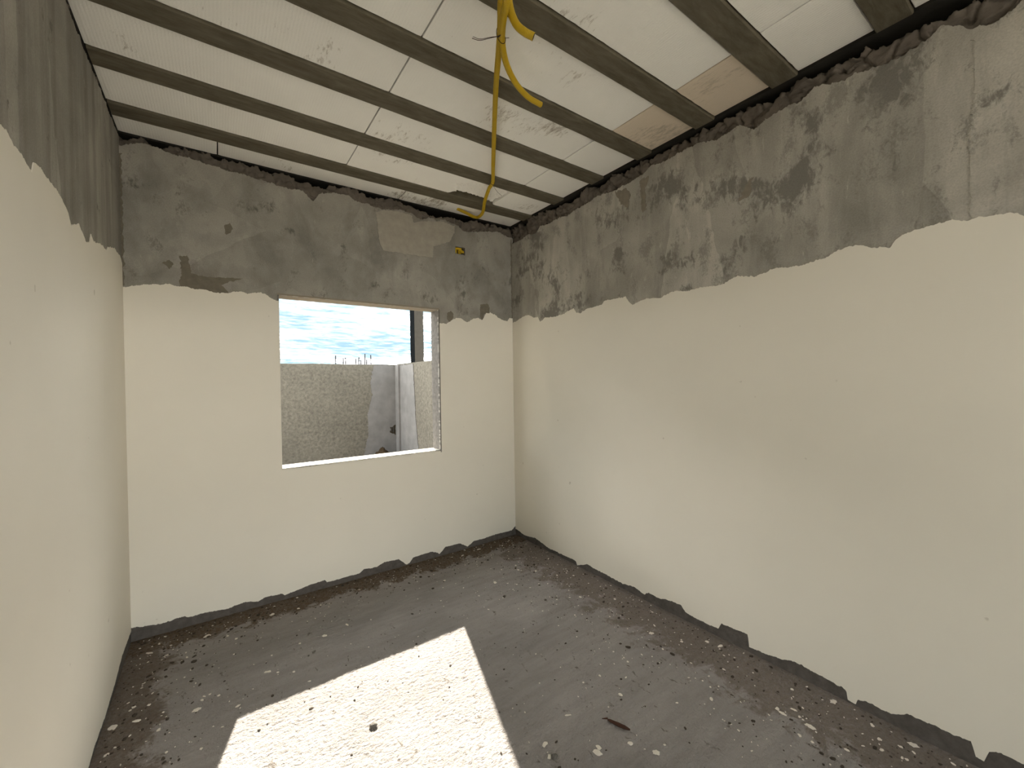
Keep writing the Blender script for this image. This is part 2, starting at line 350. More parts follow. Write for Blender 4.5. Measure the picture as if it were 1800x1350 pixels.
M = dict(
    cream=m_cream(),
    r_back=m_render('cement_render_back', (1.3, 1, .8), 1.0, 0.0, .645, (2.4, 2.4, 3.0), (.91, 1.08)),
    r_right=m_render('cement_render_right', (1, 1.7, .25), 1.34, 3.0, .602, (1.0, 4.6, .9)),
    r_left=m_render('cement_render_left', (1, 2.6, .12), 1.06, 6.0, .68, (1.0, 5.0, .5)),
    r_light=plain('pale_skim_render', (.375, .345, .292), .95, .22, 22, .5),
    r_dark=plain('damp_render', (.19, .168, .132), .95, .3, 30, .5),
    r_damp=plain('damp_render_right', (.245, .22, .178), .95, .3, 30, .5),
    base=plain('dark_base_render', (.108, .096, .086), .95, .5, 30, .7),
    mortar=plain('raw_mortar', (.150, .128, .108), .95, .45, 14, .9),
    reveal=plain('reveal_cement', (.17, .158, .145), .95, .55, 34, .7),
    head=plain('lintel_cement', (.30, .26, .205), .95, .2, 20, .5),
    sill=plain('sill_cement', (.66, .62, .54), .9, .1, 30, .4),
    foam=m_foam('white_foam', (.965, .945, .90)),
    foam_old=m_foam('stained_foam', (.74, .64, .52), (.42, .36, .28), .60),
    joist=m_joist(),
    slab=plain('slab_concrete', (.30, .28, .25)),
    floor=m_floor(),
    roughcast=m_roughcast(),
    skim=plain('pale_mortar_skim', (.215, .205, .196), .95, .35, 7, .5),
    ground=plain('sandy_soil', (.52, .47, .40), .95, .25, 8, .5),
    yellow=plain('yellow_conduit_plastic', (.52, .345, .010), .42, .10, 40, .1, .4),
    wire=plain('rusty_tie_wire', (.045, .026, .020), .7, .3, 60, .2),
    steel=plain('rusty_bar_steel', (.035, .03, .03), .7, .3, 60, .2),
    black=plain('black_side_panel', (.008, .009, .010), 1.0, .3, 20, .2, 0.0),
    post=plain('post_concrete', (.052, .047, .040), .95, .25, 18, .5),
    flake=plain('dried_paint', (.74, .68, .60), .8, .12, 80, .2),
    crumb=plain('soil_crumb', (.060, .048, .036), .95, .45, 60, .5),
    wood=plain('dark_wood', (.06, .028, .018), .8, .4, 60, .5),
    stone=plain('grey_stone', (.13, .12, .105), .9, .4, 80, .5),
    gap_shade=plain('ring_beam_gap_shade', (.030, .027, .023), .9, .5, 9, .5),  # beam colour taken near black to stand in for the gap's shade
    cavity=plain('cavity_shade', (.05, .04, .025), .95, .4, 40, .5),  # dark colour standing in for the shade inside holes
)

# ------------------------------------------------------------------ floor and ground
def floor_h(x, y):
    return nz(x * 1.3, y * 1.3, 2) * .006 + nz(x * 7, y * 9, 5) * .0022 + nz(x * 26, y * 30, 8) * .0014 + max(-.5, nz(x * 62, y * 78, 3)) * .0032 + nz(x * 130, y * 150, 6) * .0016
def make_floor():
    step = .0052; x0, x1, y0, y1 = -.10, W + .10, YF - .12, .10
    ys = [y0 + (-2.9 - y0) * k / 60 for k in range(60)]
    k = int((y1 + 2.9) / step); ys += [-2.9 + (y1 + 2.9) * q / k for q in range(k + 1)]
    nx, ny = int((x1 - x0) / step), len(ys) - 1; v, f = [], []
    for i in range(nx + 1):
        for j in range(ny + 1):
            x, y = x0 + (x1 - x0) * i / nx, ys[j]
            v.append((x, y, floor_h(x, y)))
    for i in range(nx):
        for j in range(ny):
            a = i * (ny + 1) + j; f.append((a, a + ny + 1, a + ny + 2, a + 1))
    o = mesh_obj('floor', v, f, M['floor'], None, True)
    tag(o, 'rough grey cement floor with brown soil along the walls', 'floor', kind='structure')
    mb = MB(); mb.box((x0 - .04, y0, -.16), (x1 + .04, y1 + .04, -.02)); mb.build('floor_slab', M['slab'], o)
    return o
make_floor()
mb = MB()
mb.add([(-40, -40, -.15), (40, -40, -.15), (40, 40, -.15), (-40, 40, -.15)], [(0, 1, 2, 3)])
tag(mb.build('ground', M['ground']), 'bare sandy soil around the unfinished house', 'ground', kind='structure')

# ------------------------------------------------------------------ walls
zero = lambda s: -.02
flat = lambda z: (lambda s: z)
ZB = 2.56   # above this height the wall core is only a thin outer skin behind the raw mortar
# --- window wall
mb = MB()
e = .01
for a, b in (((-T, COAT, -.15), (WX0 - e, T, ZB)), ((WX1 + e, COAT, -.15), (W + T, T, ZB)),
             ((WX0 - e, COAT, -.15), (WX1 + e, T, WZ0 - e)), ((WX0 - e, COAT, WZ1 + e), (WX1 + e, T, ZB)),
             ((-.30, .28, ZB), (W + .30, .30, 3.05)), ((-.30, T - .01, ZB - .02), (W + .30, .30, ZB))): mb.box(a, b)
wall_back = tag(mb.build('wall_back', M['mortar']), 'window wall, cream paint below and bare grey render above', 'wall', kind='structure')
topf = interp(BACK_TOP); bt = lambda s: topf(s) + jag(s, 3.3, .008)
HX0, HX1, HZ0, HZ1 = 2.043, 2.134, 2.466, 2.527     # hole broken for the switch box
mb = MB()
coat(mb, F_BACK, -.02, WX0, zero, bt, 0, COAT)
coat(mb, F_BACK, WX0, WX1, flat(WZ1), bt, 0, COAT)
coat(mb, F_BACK, WX0, WX1, zero, flat(WZ0), 0, COAT)
coat(mb, F_BACK, WX1, HX0, zero, bt, 0, COAT)
coat(mb, F_BACK, HX0, HX1, zero, lambda s: HZ0 + jag(s, 1.1, .006), 0, COAT)
coat(mb, F_BACK, HX0, HX1, lambda s: HZ1 + jag(s, 2.1, .006), bt, 0, COAT)
coat(mb, F_BACK, HX1, W + .02, zero, bt, 0, COAT)
mb.build('render_coat', M['r_back'], wall_back)
mb = MB(); mb_low = interp(BACK_LOW)
coat(mb, F_BACK, 0, W, flat(-.01), lambda s: .085 + jag(s, 8.8, .006), -.0012, .0)
mb.build('base_coat', M['base'], wall_back)
low = lambda s: max(.004, mb_low(s) + .030 + jag(s, 4.1, .004))
up1 = interp(BACK_PAINT); up2 = interp(BACK_PAINT2)
mb = MB()
coat(mb, F_BACK, 0, WX0, low, lambda s: up1(s) + jag(s, 6.1), -.003, -.0002)
coat(mb, F_BACK, WX0, WX1, low, lambda s: WZ0 - .004 + jag(s, 2.7, .003), -.003, -.0002)
coat(mb, F_BACK, WX1, WX1 + .008, low, flat(WZ0 - .02), -.003, -.0002)
coat(mb, F_BACK, WX1 + .008, W, low, lambda s: up2(s) + jag(s, 6.6), -.003, -.0002)
mb.build('paint_coat', M['cream'], wall_back)
mortar_band('raw_mortar', wall_back, F_BACK, -.05, W + .05, ZB, interp([(0, .018), (.15, .03), (.3, .012), (.5, .02), (.62, .035), (.8, .02), (.95, .045), (1.2, .02), (1.45, .035), (1.6, .012), (1.75, .045), (1.95, .05), (2.15, .06), (2.3, .035), (2.5, .02), (2.62, .01)]), M['mortar'], 1.7, bt)
mb = MB()
patch(mb, F_BACK, [(1.393,2.661),(1.455,2.695),(1.581,2.705),(1.667,2.700),(1.681,2.646),(1.744,2.668),(1.941,2.705),(2.040,2.690),(2.036,2.640),(1.995,2.556),(1.848,2.489),(1.836,2.396),(1.656,2.392),(1.44,2.39),(1.412,2.451),(1.405,2.534)], -.003, 0, .008, 1)
mb.build('skim_patch', M['r_light'], wall_back)
for i, pl in enumerate((
    [(.251,2.159),(.288,2.165),(.302,2.065),(.375,2.054),(.558,2.07),(.447,2.019),(.48,1.973),(.406,1.95),(.316,1.96),(.241,1.97),(.255,2.074)],
    [(1.956,1.967),(1.991,1.986),(2.017,1.956),(2.007,1.914),(1.983,1.886),(1.955,1.921)],
    [(2.276,2.064),(2.34,2.081),(2.372,2.045),(2.365,2.0),(2.313,1.985),(2.293,1.929),(2.268,1.965)],
    [(.464,2.381),(.495,2.4),(.511,2.374),(.5,2.339),(.473,2.326)],
    [(.172,2.108),(.202,2.128),(.219,2.115),(.207,2.075),(.192,2.092)])):
    mb = MB(); patch(mb, F_BACK, pl, -.0015, 0, .009, 10 + i); mb.build('damp_patch', M['r_dark'], wall_back)

for xs, sg, sd in ((0.0, 1, 61), (W, -1, 67)):     # rough joint left open in the two corners
    edge = [(xs + sg * (.009 + nz(z_ * .9, sd) * .010), 1.96 + z_ * .02) for z_ in range(37)]
    mb = MB(); patch(mb, F_BACK, edge + [(xs, 2.68), (xs, 1.96)], -.0022, 0, .006, sd); mb.build('corner_joint', M['r_dark'], wall_back)
# --- right wall
mb = MB()
mb.box((W + COAT, YF - T, -.15), (W + T, COAT, ZB)); mb.box((W + .28, YF - T, ZB), (W + .30, .28, 3.05)); mb.box((W + COAT, YF - T, ZB - .02), (W + .30, .28, ZB))
wall_right = tag(mb.build('wall_right', M['mortar']), 'long right wall, cream paint below a ragged grey band', 'wall', kind='structure')
rt = interp(RIGHT_TOP); ru = interp([(YF, 1.94)] + RIGHT_PAINT); rl = interp([(YF, .09)] + RIGHT_LOW)
mb = MB(); coat(mb, F_RIGHT, YF, .02, zero, lambda s: rt(s) + jag(s, 5.5, .008), 0, COAT); mb.build('render_coat', M['r_right'], wall_right)
mb = MB(); coat(mb, F_RIGHT, YF, 0, flat(-.01), lambda s: .115 + jag(s, 8.1, .006), -.0012, 0); mb.build('base_coat', M['base'], wall_right)
mb = MB(); coat(mb, F_RIGHT, YF, 0, lambda s: max(.004, rl(s) + jag(s, 4.4, .004)), lambda s: ru(s) + jag(s, 7.7), -.003, -.0002); mb.build('paint_coat', M['cream'], wall_right)
mortar_band('raw_mortar', wall_right, F_RIGHT, YF, .05, ZB, interp([(-3.5, .09), (-2.85, .085), (-2.6, .07), (-2.4, .055), (-2.2, .06), (-2.0, .035), (-1.7, .04), (-1.4, .02), (-1.1, .03), (-.8, .035), (-.6, .045), (-.4, .02), (-.1, .015), (0, .01)]), M['mortar'], 5.2, rt)
for i, pl in enumerate((
    [(-1.207,2.66),(-1.30,2.65),(-1.335,2.598),(-1.312,2.516),(-1.249,2.572),(-1.217,2.635)],
    [(-1.406,2.66),(-1.470,2.66),(-1.462,2.614),(-1.444,2.6),(-1.452,2.46),(-1.423,2.454)],
    [(-2.008,2.309),(-2.056,2.392),(-2.083,2.41),(-2.078,2.336),(-2.06,2.319)])):
    mb = MB(); patch(mb, F_RIGHT, pl, -.0012, 0, .014, 30 + i); mb.build('damp_patch', M['r_damp'], wall_right)
mb = MB(); patch(mb, F_RIGHT, [(-2.826, 2.60), (-2.83, 2.40), (-2.815, 2.2), (-2.824, 1.90), (-3.4, 1.90), (-3.4, 2.60)], -.002, 0, .014, 40)
mb.build('skim_patch', M['r_right'], wall_right)

# --- left wall
mb = MB()
mb.box((-T, YF - T, -.15), (-COAT, COAT, ZB)); mb.box((-.30, YF - T, ZB), (-.28, .28, 3.05)); mb.box((-.30, YF - T, ZB - .02), (-COAT, .28, ZB))
wall_left = tag(mb.build('wall_left', M['mortar']), 'left wall beside the viewer, cream paint below streaky grey render', 'wall', kind='structure')
lu = interp([(YF, 2.03), (-2.0, 2.03)] + LEFT_PAINT); ll = interp([(YF, .02)] + LEFT_LOW)
mb = MB(); coat(mb, F_LEFT, YF, .02, zero, lambda s: 2.772 + jag(s, 1.5, .009), 0, COAT); mb.build('render_coat', M['r_left'], wall_left)
mb = MB(); coat(mb, F_LEFT, YF, 0, flat(-.01), lambda s: .075 + jag(s, 8.4, .006), -.0012, 0); mb.build('base_coat', M['base'], wall_left)
mb = MB(); coat(mb, F_LEFT, YF, 0, lambda s: max(.004, ll(s) + .012 + jag(s, 4.9, .004)), lambda s: lu(s) + jag(s, 9.7), -.003, -.0002); mb.build('paint_coat', M['cream'], wall_left)
mortar_band('raw_mortar', wall_left, F_LEFT, YF, .05, ZB + .1, flat(.016), M['mortar'], 9.4, flat(2.77))

# --- unseen wall behind the viewer; wide opening added to let in daylight
OX0, OX1, OZ1 = .06, 2.55, 2.55
mb = MB()
mb.box((-T, YF - T, -.15), (OX0, YF, 3.05)); mb.box((OX1, YF - T, -.15), (W + T, YF, 3.05)); mb.box((OX0, YF - T, OZ1), (OX1, YF, 3.05))
tag(mb.build('wall_front', M['r_back']), 'unseen wall behind the viewer with a wide opening added for daylight', 'wall', kind='structure')

# ------------------------------------------------------------------ window reveal
mb = MB(); coat(mb, lambda s, d, z: (s, d, z), WX0 - e, WX1 + e, flat(WZ0 - e), lambda s: WZ0 + nz(s*40, 3)*.0012, .0, T + .004)
win = mb.build('window_1', M['sill']); tag(win, 'open window hole with sunlit cement sill and no frame', 'window', kind='structure')
def jamb(x, sgn, seed):
    v, f = [], []; n = 160
    for i in range(n + 1):
        z = WZ0 + (WZ1 - WZ0) * i / n; r_ = nz(z*45, seed)*.003 + nz(z*11, seed)*.002
        v += [(x + r_, -.001, z), (x + nz(z*20, seed+2)*.002, T + .004, z), (x + sgn * e, T + .004, z), (x + sgn * e, -.001, z)]
    for i in range(n):
        a, c = 4*i, 4*i+4
        f += [(a+k, a+(k+1) % 4, c+(k+1) % 4, c+k) for k in range(4)]
    return mesh_obj('jamb', v, f + [(0,1,2,3), (4*n,4*n+3,4*n+2,4*n+1)], M['reveal'], win)
jamb(WX0, -1, 2.0); jamb(WX1, 1, 5.0)
mb = MB(); coat(mb, F_BACK, WX0 - e, WX1 + e, lambda s: WZ1 + nz(s*30, 9)*.002, flat(WZ1 + e), -.001, T + .004); mb.build('lintel', M['head'], win)

# ------------------------------------------------------------------ ceiling: slab, joists and foam blocks
mb = MB(); mb.box((-.30, YF - T, 2.93), (W + .30, .30, 3.06))
ceiling = tag(mb.build('ceiling', M['slab']), 'unfinished slab of concrete joists and white foam blocks', 'ceiling', kind='structure')
JO = [(-.305, -.181), (-.704, -.587), (-1.110, -.994), (-1.498, -1.388), (-1.893, -1.781), (-2.285, -2.172), (-2.675, -2.562), (-3.066, -2.952), (-3.455, -3.343)]
while JO[-1][0] > YF + .4: JO.append((JO[-1][0] - .392, JO[-1][1] - .392))
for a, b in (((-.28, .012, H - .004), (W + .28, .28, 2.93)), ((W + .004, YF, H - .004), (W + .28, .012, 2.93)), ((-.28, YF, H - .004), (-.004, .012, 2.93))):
    mb = MB(); mb.box(a, b); mb.build('ring_beam', M['gap_shade'], ceiling)  # shade of the wall-top gap is put into the beam colour
def bevel_box(a, b, bev):
    bm = bmesh.new(); bmesh.ops.create_cube(bm, size=1)
    for v in bm.verts:
        for k in range(3): v.co[k] = a[k] if v.co[k] < 0 else b[k]
    bmesh.ops.bevel(bm, geom=list(bm.edges), offset=bev, segments=2, affect='EDGES', profile=.5)
    return bm
for i, (y0, y1) in enumerate(JO):
    n = 90; v, f = [], []
    for k in range(n + 1):
        x = .002 + (W - .004) * k / n
        w0, w1 = nz(x*9, i*3.1)*.002, nz(x*9, i*3.1+50)*.002; zb = H - .010 + nz(x*2.2, i*1.7)*.002
        v += [(x, y0 + w0 + .004, zb), (x, y1 + w1 - .004, zb), (x, y1 + w1, zb + .005), (x, y1 + w1, 2.93), (x, y0 + w0, 2.93), (x, y0 + w0, zb + .005)]
    for k in range(n):
        a, c = 6*k, 6*k+6
        f += [(a+q, a+(q+1) % 6, c+(q+1) % 6, c+q) for q in range(6)]
    mesh_obj('concrete_joist', v, f + [tuple(range(6)), tuple(6*n+q for q in range(6))], M['joist'], ceiling)
def foam(x0, x1, y0, y1, mat, seed):
    """a foam block with slightly uneven edges, bottom at H"""
    g = .003; x0 += g; x1 -= g; y0 += g; y1 -= g
    n = max(4, int((x1 - x0) / .02)); v, f = [], []
    for k in range(n + 1):
        x = x0 + (x1 - x0) * k / n; end = .002 if k in (0, n) else 0
        a = nz(x*25, seed)*.0018; b = nz(x*25, seed+9)*.0018; zb = H + nz(x*1.5, seed+3)*.002 + end
        v += [(x, y0 + a + .003, zb), (x, y1 + b - .003, zb), (x, y1 + b, zb + .004), (x, y1 + b, 2.925), (x, y0 + a, 2.925), (x, y0 + a, zb + .004)]
    for k in range(n):
        a, c = 6*k, 6*k+6
        f += [(a+q, a+(q+1) % 6, c+(q+1) % 6, c+q) for q in range(6)]
    return mesh_obj('foam_block', v, f + [tuple(range(6)), tuple(6*n+q for q in range(6))], mat, ceiling)
def broken_foam(x0, x1, y0, y1):
    """the block above the conduit tie: a chunk broken out of its underside"""
    st = .006; nx, ny = int((x1 - x0) / st), int((y1 - y0) / st); v, f = [], []
    shp = [(1.815, -.29), (1.87, -.355), (1.835, -.41), (1.825, -.476), (1.88, -.50), (1.90, -.57), (1.95, -.62), (2.25, -.62), (2.25, -.29)]
    def inside(x, y):
        c_ = False
        for q in range(len(shp)):
            (ax, ay), (bx, by) = shp[q], shp[q-1]
            if (ay > y) != (by > y) and x < (bx - ax) * (y - ay) / (by - ay) + ax: c_ = not c_
        return c_
    for i in range(nx + 1):
        for j in range(ny + 1):
            x, y = x0 + (x1 - x0) * i / nx, y0 + (y1 - y0) * j / ny; z = H
            wx, wy = x + nz(x*40, y*40, 3)*.012, y + nz(x*40, y*40, 9)*.012
            if inside(wx, wy): z += .006 + .022 * max(0, min(1, (y + .58) / .26)) + nz(x*24, y*24, 1)*.009 + nz(x*80, y*80, 5)*.007
            if inside(wx, wy) and y > (-.345 if x < 1.885 else -.322) + nz(x*15, 4)*.012 and x < 2.16: z = H + .10
            v.append((x, y, z))
    for i in range(nx):
        for j in range(ny):
            a = i * (ny + 1) + j; f.append((a, a + ny + 1, a + ny + 2, a + 1))
    b0 = len(v); v += [(x0, y0, 2.925), (x1, y0, 2.925), (x1, y1, 2.925), (x0, y1, 2.925)]
    m_ = ny + 1
    f += [(b0, b0+1, b0+2, b0+3), tuple([b0, b0+3] + [j for j in range(ny, -1, -1)]), tuple([b0+2, b0+1] + [nx*m_ + j for j in range(ny + 1)]),
          tuple([b0+1, b0] + [i*m_ for i in range(nx + 1)]), tuple([b0+3, b0+2] + [i*m_ + ny for i in range(nx, -1, -1)])]
    o = mesh_obj('foam_block', v, f, M['foam'], ceiling); o['label'] = 'foam block with a chunk broken out beside the conduit'
    return o
strips = [(-.181, .006)] + [(JO[i+1][1], JO[i][0]) for i in range(len(JO) - 1)] + [(YF - .05, JO[-1][0])]
for i, (ya, yb) in enumerate(strips):
    xs = [-.005, .440, 1.563, W - .005] if i == 0 else [-.004, 1.112 + nz(i, 1)*.01, 2.232 + nz(i, 4)*.02, W - .008]
    if i in (4, 5): xs[2] = 2.252
    lo, hi = (ya, yb) if ya < yb else (yb, ya)
    for k in range(3):
        mt = M['foam_old'] if (i in (4, 5) and k == 2) else M['foam']
        if i == 1 and k == 1: broken_foam(xs[k] + .002, 2.212, lo + .002, hi - .002)
        elif i == 1 and k == 2: foam(2.214, xs[3], lo, hi, mt, i*7 + k)
        else: foam(xs[k], xs[k+1], lo, hi, mt, i*7 + k)

# ------------------------------------------------------------------ yellow corrugated conduits
def conduit(name, pts, rad, label, grp=None, hollow=True):
    path = catmull(pts, .0016); L = 0; rads = []
    for i, q in enumerate(path):
        if i: L += (q - path[i-1]).length
        rads.append(rad * (1.0 - .055 * (1 - math.cos(2 * math.pi * L / .0052)) ))
    mb = MB(); mb.tube(path, rads, 14, cap=not hollow); o = mb.build(name, M['yellow'], None, True)
    if hollow:
        t_ = (path[-2] - path[-1]).normalized()
        mb = MB(); mb.tube([path[-1], path[-1] + t_ * .03], rad * .80, 14, True); mb.build('bore', M['cavity'], o)  # solid dark plug painted for the shaded inside of the tube
        mb = MB()   # end ring between wall and bore
        u_ = t_.orthogonal().normalized(); w_ = t_.cross(u_); k = 14
        ring = [path[-1] + (u_ * math.cos(2*math.pi*q/k) + w_ * math.sin(2*math.pi*q/k)) * r_ for r_ in (rad*.80, rad*1.0) for q in range(k)]
        mb.add(ring, [(q, (q+1) % k, (q+1) % k + k, q + k) for q in range(k)]); mb.build('cut_end', M['yellow'], o)
    return tag(o, label, 'conduit', grp)
R = .0125
conduit('corrugated_conduit', [(1.165,-2.06,2.802),(1.175,-2.0,2.70),(1.197,-1.948,2.655),(1.238,-1.885,2.67),(1.292,-1.80,2.69),(1.362,-1.683,2.715),(1.463,-1.512,2.74),(1.632,-1.237,2.758),(1.858,-.874,2.768),(1.98,-.678,2.77),(2.007,-.587,2.765),(2.078,-.414,2.755),(2.172,-.234,2.758),(2.205,-.116,2.765),(2.177,-.082,2.770),(2.108,-.091,2.78),(2.045,-.097,2.789),(2.015,-.093,2.797)], R,
        'long yellow corrugated conduit running across the ceiling to the window wall', hollow=False)
conduit('corrugated_conduit', [(1.13,-2.10,2.802),(1.150,-2.05,2.66),(1.188,-1.99,2.62),(1.229,-1.914,2.645),(1.284,-1.824,2.668),(1.341,-1.75,2.682),(1.41,-1.682,2.69),(1.493,-1.627,2.69),(1.578,-1.597,2.685),(1.656,-1.594,2.68)], R,
        'yellow corrugated conduit tied to the long one, curving away to a cut end')
conduit('corrugated_conduit', [(1.246,-1.912,2.802),(1.247,-1.915,2.74),(1.253,-1.922,2.675),(1.270,-1.932,2.628),(1.293,-1.948,2.602),(1.320,-1.963,2.588)], R * 1.08,
        'short yellow conduit stub hanging from the joist nearest the tie')
def tie_wire(parts, label):
    mb = MB()
    for pl, r_ in parts: mb.tube(catmull(pl, .004), r_, 6)
    return tag(mb.build('tie_wire', M['wire'], None, True), label, 'wire')
def loop(c, t, rad, major=None, rad2=None):
    t = Vector(t).normalized(); u_ = t.orthogonal().normalized() if major is None else (Vector(major) - t * Vector(major).dot(t)).normalized(); w_ = t.cross(u_); rad2 = rad2 or rad
    return [Vector(c) + u_*math.cos(a)*rad2 + w_*math.sin(a)*rad + t*.004*math.sin(a*1.5) for a in [2*math.pi*k/14 for k in range(15)]]
tie_wire([([(1.219,-1.72,2.70),(1.244,-1.733,2.695),(1.259,-1.777,2.68),(1.270,-1.815,2.666)], .0011), ([(1.221,-1.724,2.704),(1.240,-1.742,2.692),(1.262,-1.780,2.683),(1.270,-1.815,2.666)], .0009),
          ([(1.270,-1.815,2.664),(1.268,-1.838,2.655),(1.262,-1.861,2.652)], .0022), ([(1.270,-1.818,2.662),(1.290,-1.826,2.662),(1.308,-1.835,2.665)], .0009),
          (loop((1.288,-1.812,2.680), (.54,.85,.17), .0138, (.008,.024,.022), .0300), .0012)], 'rusty wire with long tails tying two conduits together')
tie_wire([(loop((1.985,-.668,2.770), (.4,.9,-.05), .0140), .0013), ([(1.988,-.665,2.757),(2.063,-.608,2.752),(2.10,-.58,2.757),(2.143,-.546,2.765)], .0010),
          ([(1.985,-.668,2.757),(1.985,-.660,2.80)], .0010)], 'rusty wire holding the long conduit up near the broken foam')

# ------------------------------------------------------------------ broken-out switch box above the window
mb = MB(); mb.box((HX0 - .01, .0235, HZ0 - .01), (HX1 + .01, .0248, HZ1 + .01))
box = mb.build('wall_box', M['cavity']); tag(box, 'small yellow electrical box in a broken hole high beside the corner', 'electrical box')
mb = MB()
for a, b in (((HX0 + .006, .008, HZ1 - .022), (HX0 + .062, .022, HZ1 - .006)), ((HX0 + .004, .010, HZ0 + .008), (HX0 + .018, .023, HZ1 - .012)),
             ((HX1 - .036, .007, HZ0 + .018), (HX1 - .006, .021, HZ0 + .034)), ((HX0 + .034, .012, HZ0 + .008), (HX0 + .060, .022, HZ0 + .024))): mb.box(a, b)
mb.tube([(HX0 + .03, .012, HZ0 + .03), (HX1 - .02, .013, HZ0 + .036)], .007, 10); mb.build('broken_rim', M['yellow'], box)

# ------------------------------------------------------------------ things lying on the floor
def splat(cx, cy, rx, ry, ang, seed, th=.0012):
    k = 14; z0 = floor_h(cx, cy) + .0005; v = [(cx, cy, z0 + th + .001)]
    for ring in (1.0, 1.12):
        for q in range(k):
            a = 2 * math.pi * q / k; r_ = ring * (1 + nz(math.cos(a)*1.7, math.sin(a)*1.7, seed) * .55)
            x, y = math.cos(a) * rx * r_, math.sin(a) * ry * r_
            X, Y = cx + x*math.cos(ang) - y*math.sin(ang), cy + x*math.sin(ang) + y*math.cos(ang)
            v.append((X, Y, max(z0, floor_h(X, Y)) + (th if ring == 1.0 else -.001)))
    f = [(0, 1 + q, 1 + (q+1) % k) for q in range(k)] + [(1+q, 1+k+q, 1+k+(q+1) % k, 1+(q+1) % k) for q in range(k)]
    return v, f
big = [(1.304,-1.538),(1.423,-1.84),(1.402,-1.892),(1.58,-1.974),(1.56,-1.987),(1.69,-2.036),(1.737,-2.12),(1.855,-1.847),(1.591,-1.791),(2.349,-1.649),(1.972,-.642),(2.179,-.075),(2.011,-.10),(2.52,-.577),(2.319,-2.315),(2.377,-2.335),(2.55,-2.673),(2.566,-2.417),(.112,-.739),(.035,-.722),(.096,-.186),(.174,-.266),(.343,-.187),(.663,-.157),(.878,-.578),(.463,-.895),(.59,-.722),(.315,-.813),(1.007,-.547),(2.421,-1.616),(1.073,-1.364),(2.539,-1.931),(2.335,-2.412)]
rnd = random.Random(3)
ORD = ['first','second','third','fourth','fifth','sixth','seventh','eighth','ninth','tenth','eleventh','twelfth','thirteenth','fourteenth','fifteenth','sixteenth','seventeenth','eighteenth']
def zone(x, y):
    if y > -.35: return 'along the window wall'
    if x < .75: return 'near the left wall'
    if x > 2.2: return 'near the right wall'
    return 'on the middle of the floor'
def img_x(x, y):
    d_ = Vector((x, y, 0)) - CAMP; return d_.dot(rr) / d_.dot(fw)
ranks = {}
for q in sorted(big, key=lambda q: img_x(*q)):
    ranks.setdefault(zone(*q), []).append(q)
for i, (x, y) in enumerate(big):
    rx = rnd.uniform(.009, .017); v, f = splat(x, y, rx, rx * rnd.uniform(.35, .75), rnd.uniform(0, 3.1), i * 3.7)
    zn = zone(x, y)
    tag(mesh_obj('paint_flake', v, f, M['flake']), ORD[ranks[zn].index((x, y))] + ' larger white paint flake from the left, ' + zn, 'paint flake', 'larger paint flakes on the floor')
fl = MB(); cr = MB()
def in_room(x, y): return .02 < x < W - .02 and -3.3 < y < -.015
cnt = 0
while cnt < 950:
    mode = rnd.random()
    if mode < .45: x, y = W - abs(rnd.gauss(0, .38)), rnd.uniform(-3.2, -.02)
    elif mode < .6: x, y = rnd.uniform(0, W), -abs(rnd.gauss(0, .25))
    elif mode < .75: x, y = abs(rnd.gauss(0, .35)), rnd.uniform(-1.3, -.02)
    else: x, y = rnd.uniform(0, W), rnd.uniform(-3.2, -.02)
    if not in_room(x, y): continue
    r_ = min(.0085, .0016 + rnd.expovariate(1 / .0016)); v, f = splat(x, y, r_, r_ * rnd.uniform(.4, 1), rnd.uniform(0, 3.1), rnd.uniform(0, 99), .0008)
    fl.add(v, f); cnt += 1
tag(fl.build('paint_specks', M['flake']), 'fine white paint specks and chips spattered over the cement floor', 'paint specks', kind='stuff')
ico = bmesh.new(); bmesh.ops.create_icosphere(ico, subdivisions=1, radius=1)
iv = [v.co.copy() for v in ico.verts]; ifc = [tuple(v.index for v in f.verts) for f in ico.faces]; ico.free()
cnt = 0
while cnt < 1700:
    mode = rnd.random()
    if mode < .34: x, y = rnd.uniform(0, W), -abs(rnd.gauss(0, .16))
    elif mode < .66: x, y = W - abs(rnd.gauss(0, .30)), rnd.uniform(-3.2, -.02)
    elif mode < .78: x, y = abs(rnd.gauss(0, .2)), rnd.uniform(-1.4, -.02)
    else: x, y = rnd.uniform(0, W), rnd.uniform(-3.2, -.02)
    if not in_room(x, y): continue
    r_ = min(.010, .0016 + rnd.expovariate(1 / .0016)); z0 = floor_h(x, y); s_ = rnd.uniform(0, 50); a = rnd.uniform(0, 3.1); el_ = rnd.uniform(1, 1.9)
    vv = []
    for q in iv:
        d_ = r_ * (1 + nz(q.x*1.5, q.y*1.5, s_ + q.z) * .5); px, py = q.x * d_ * el_, q.y * d_
        vv.append((x + px*math.cos(a) - py*math.sin(a), y + px*math.sin(a) + py*math.cos(a), z0 + q.z * d_ * .6 + r_ * .3))
    cr.add(vv, ifc); cnt += 1
tag(cr.build('soil_crumbs', M['crumb']), 'dark soil crumbs and grit scattered over the cement floor', 'soil crumbs', kind='stuff')
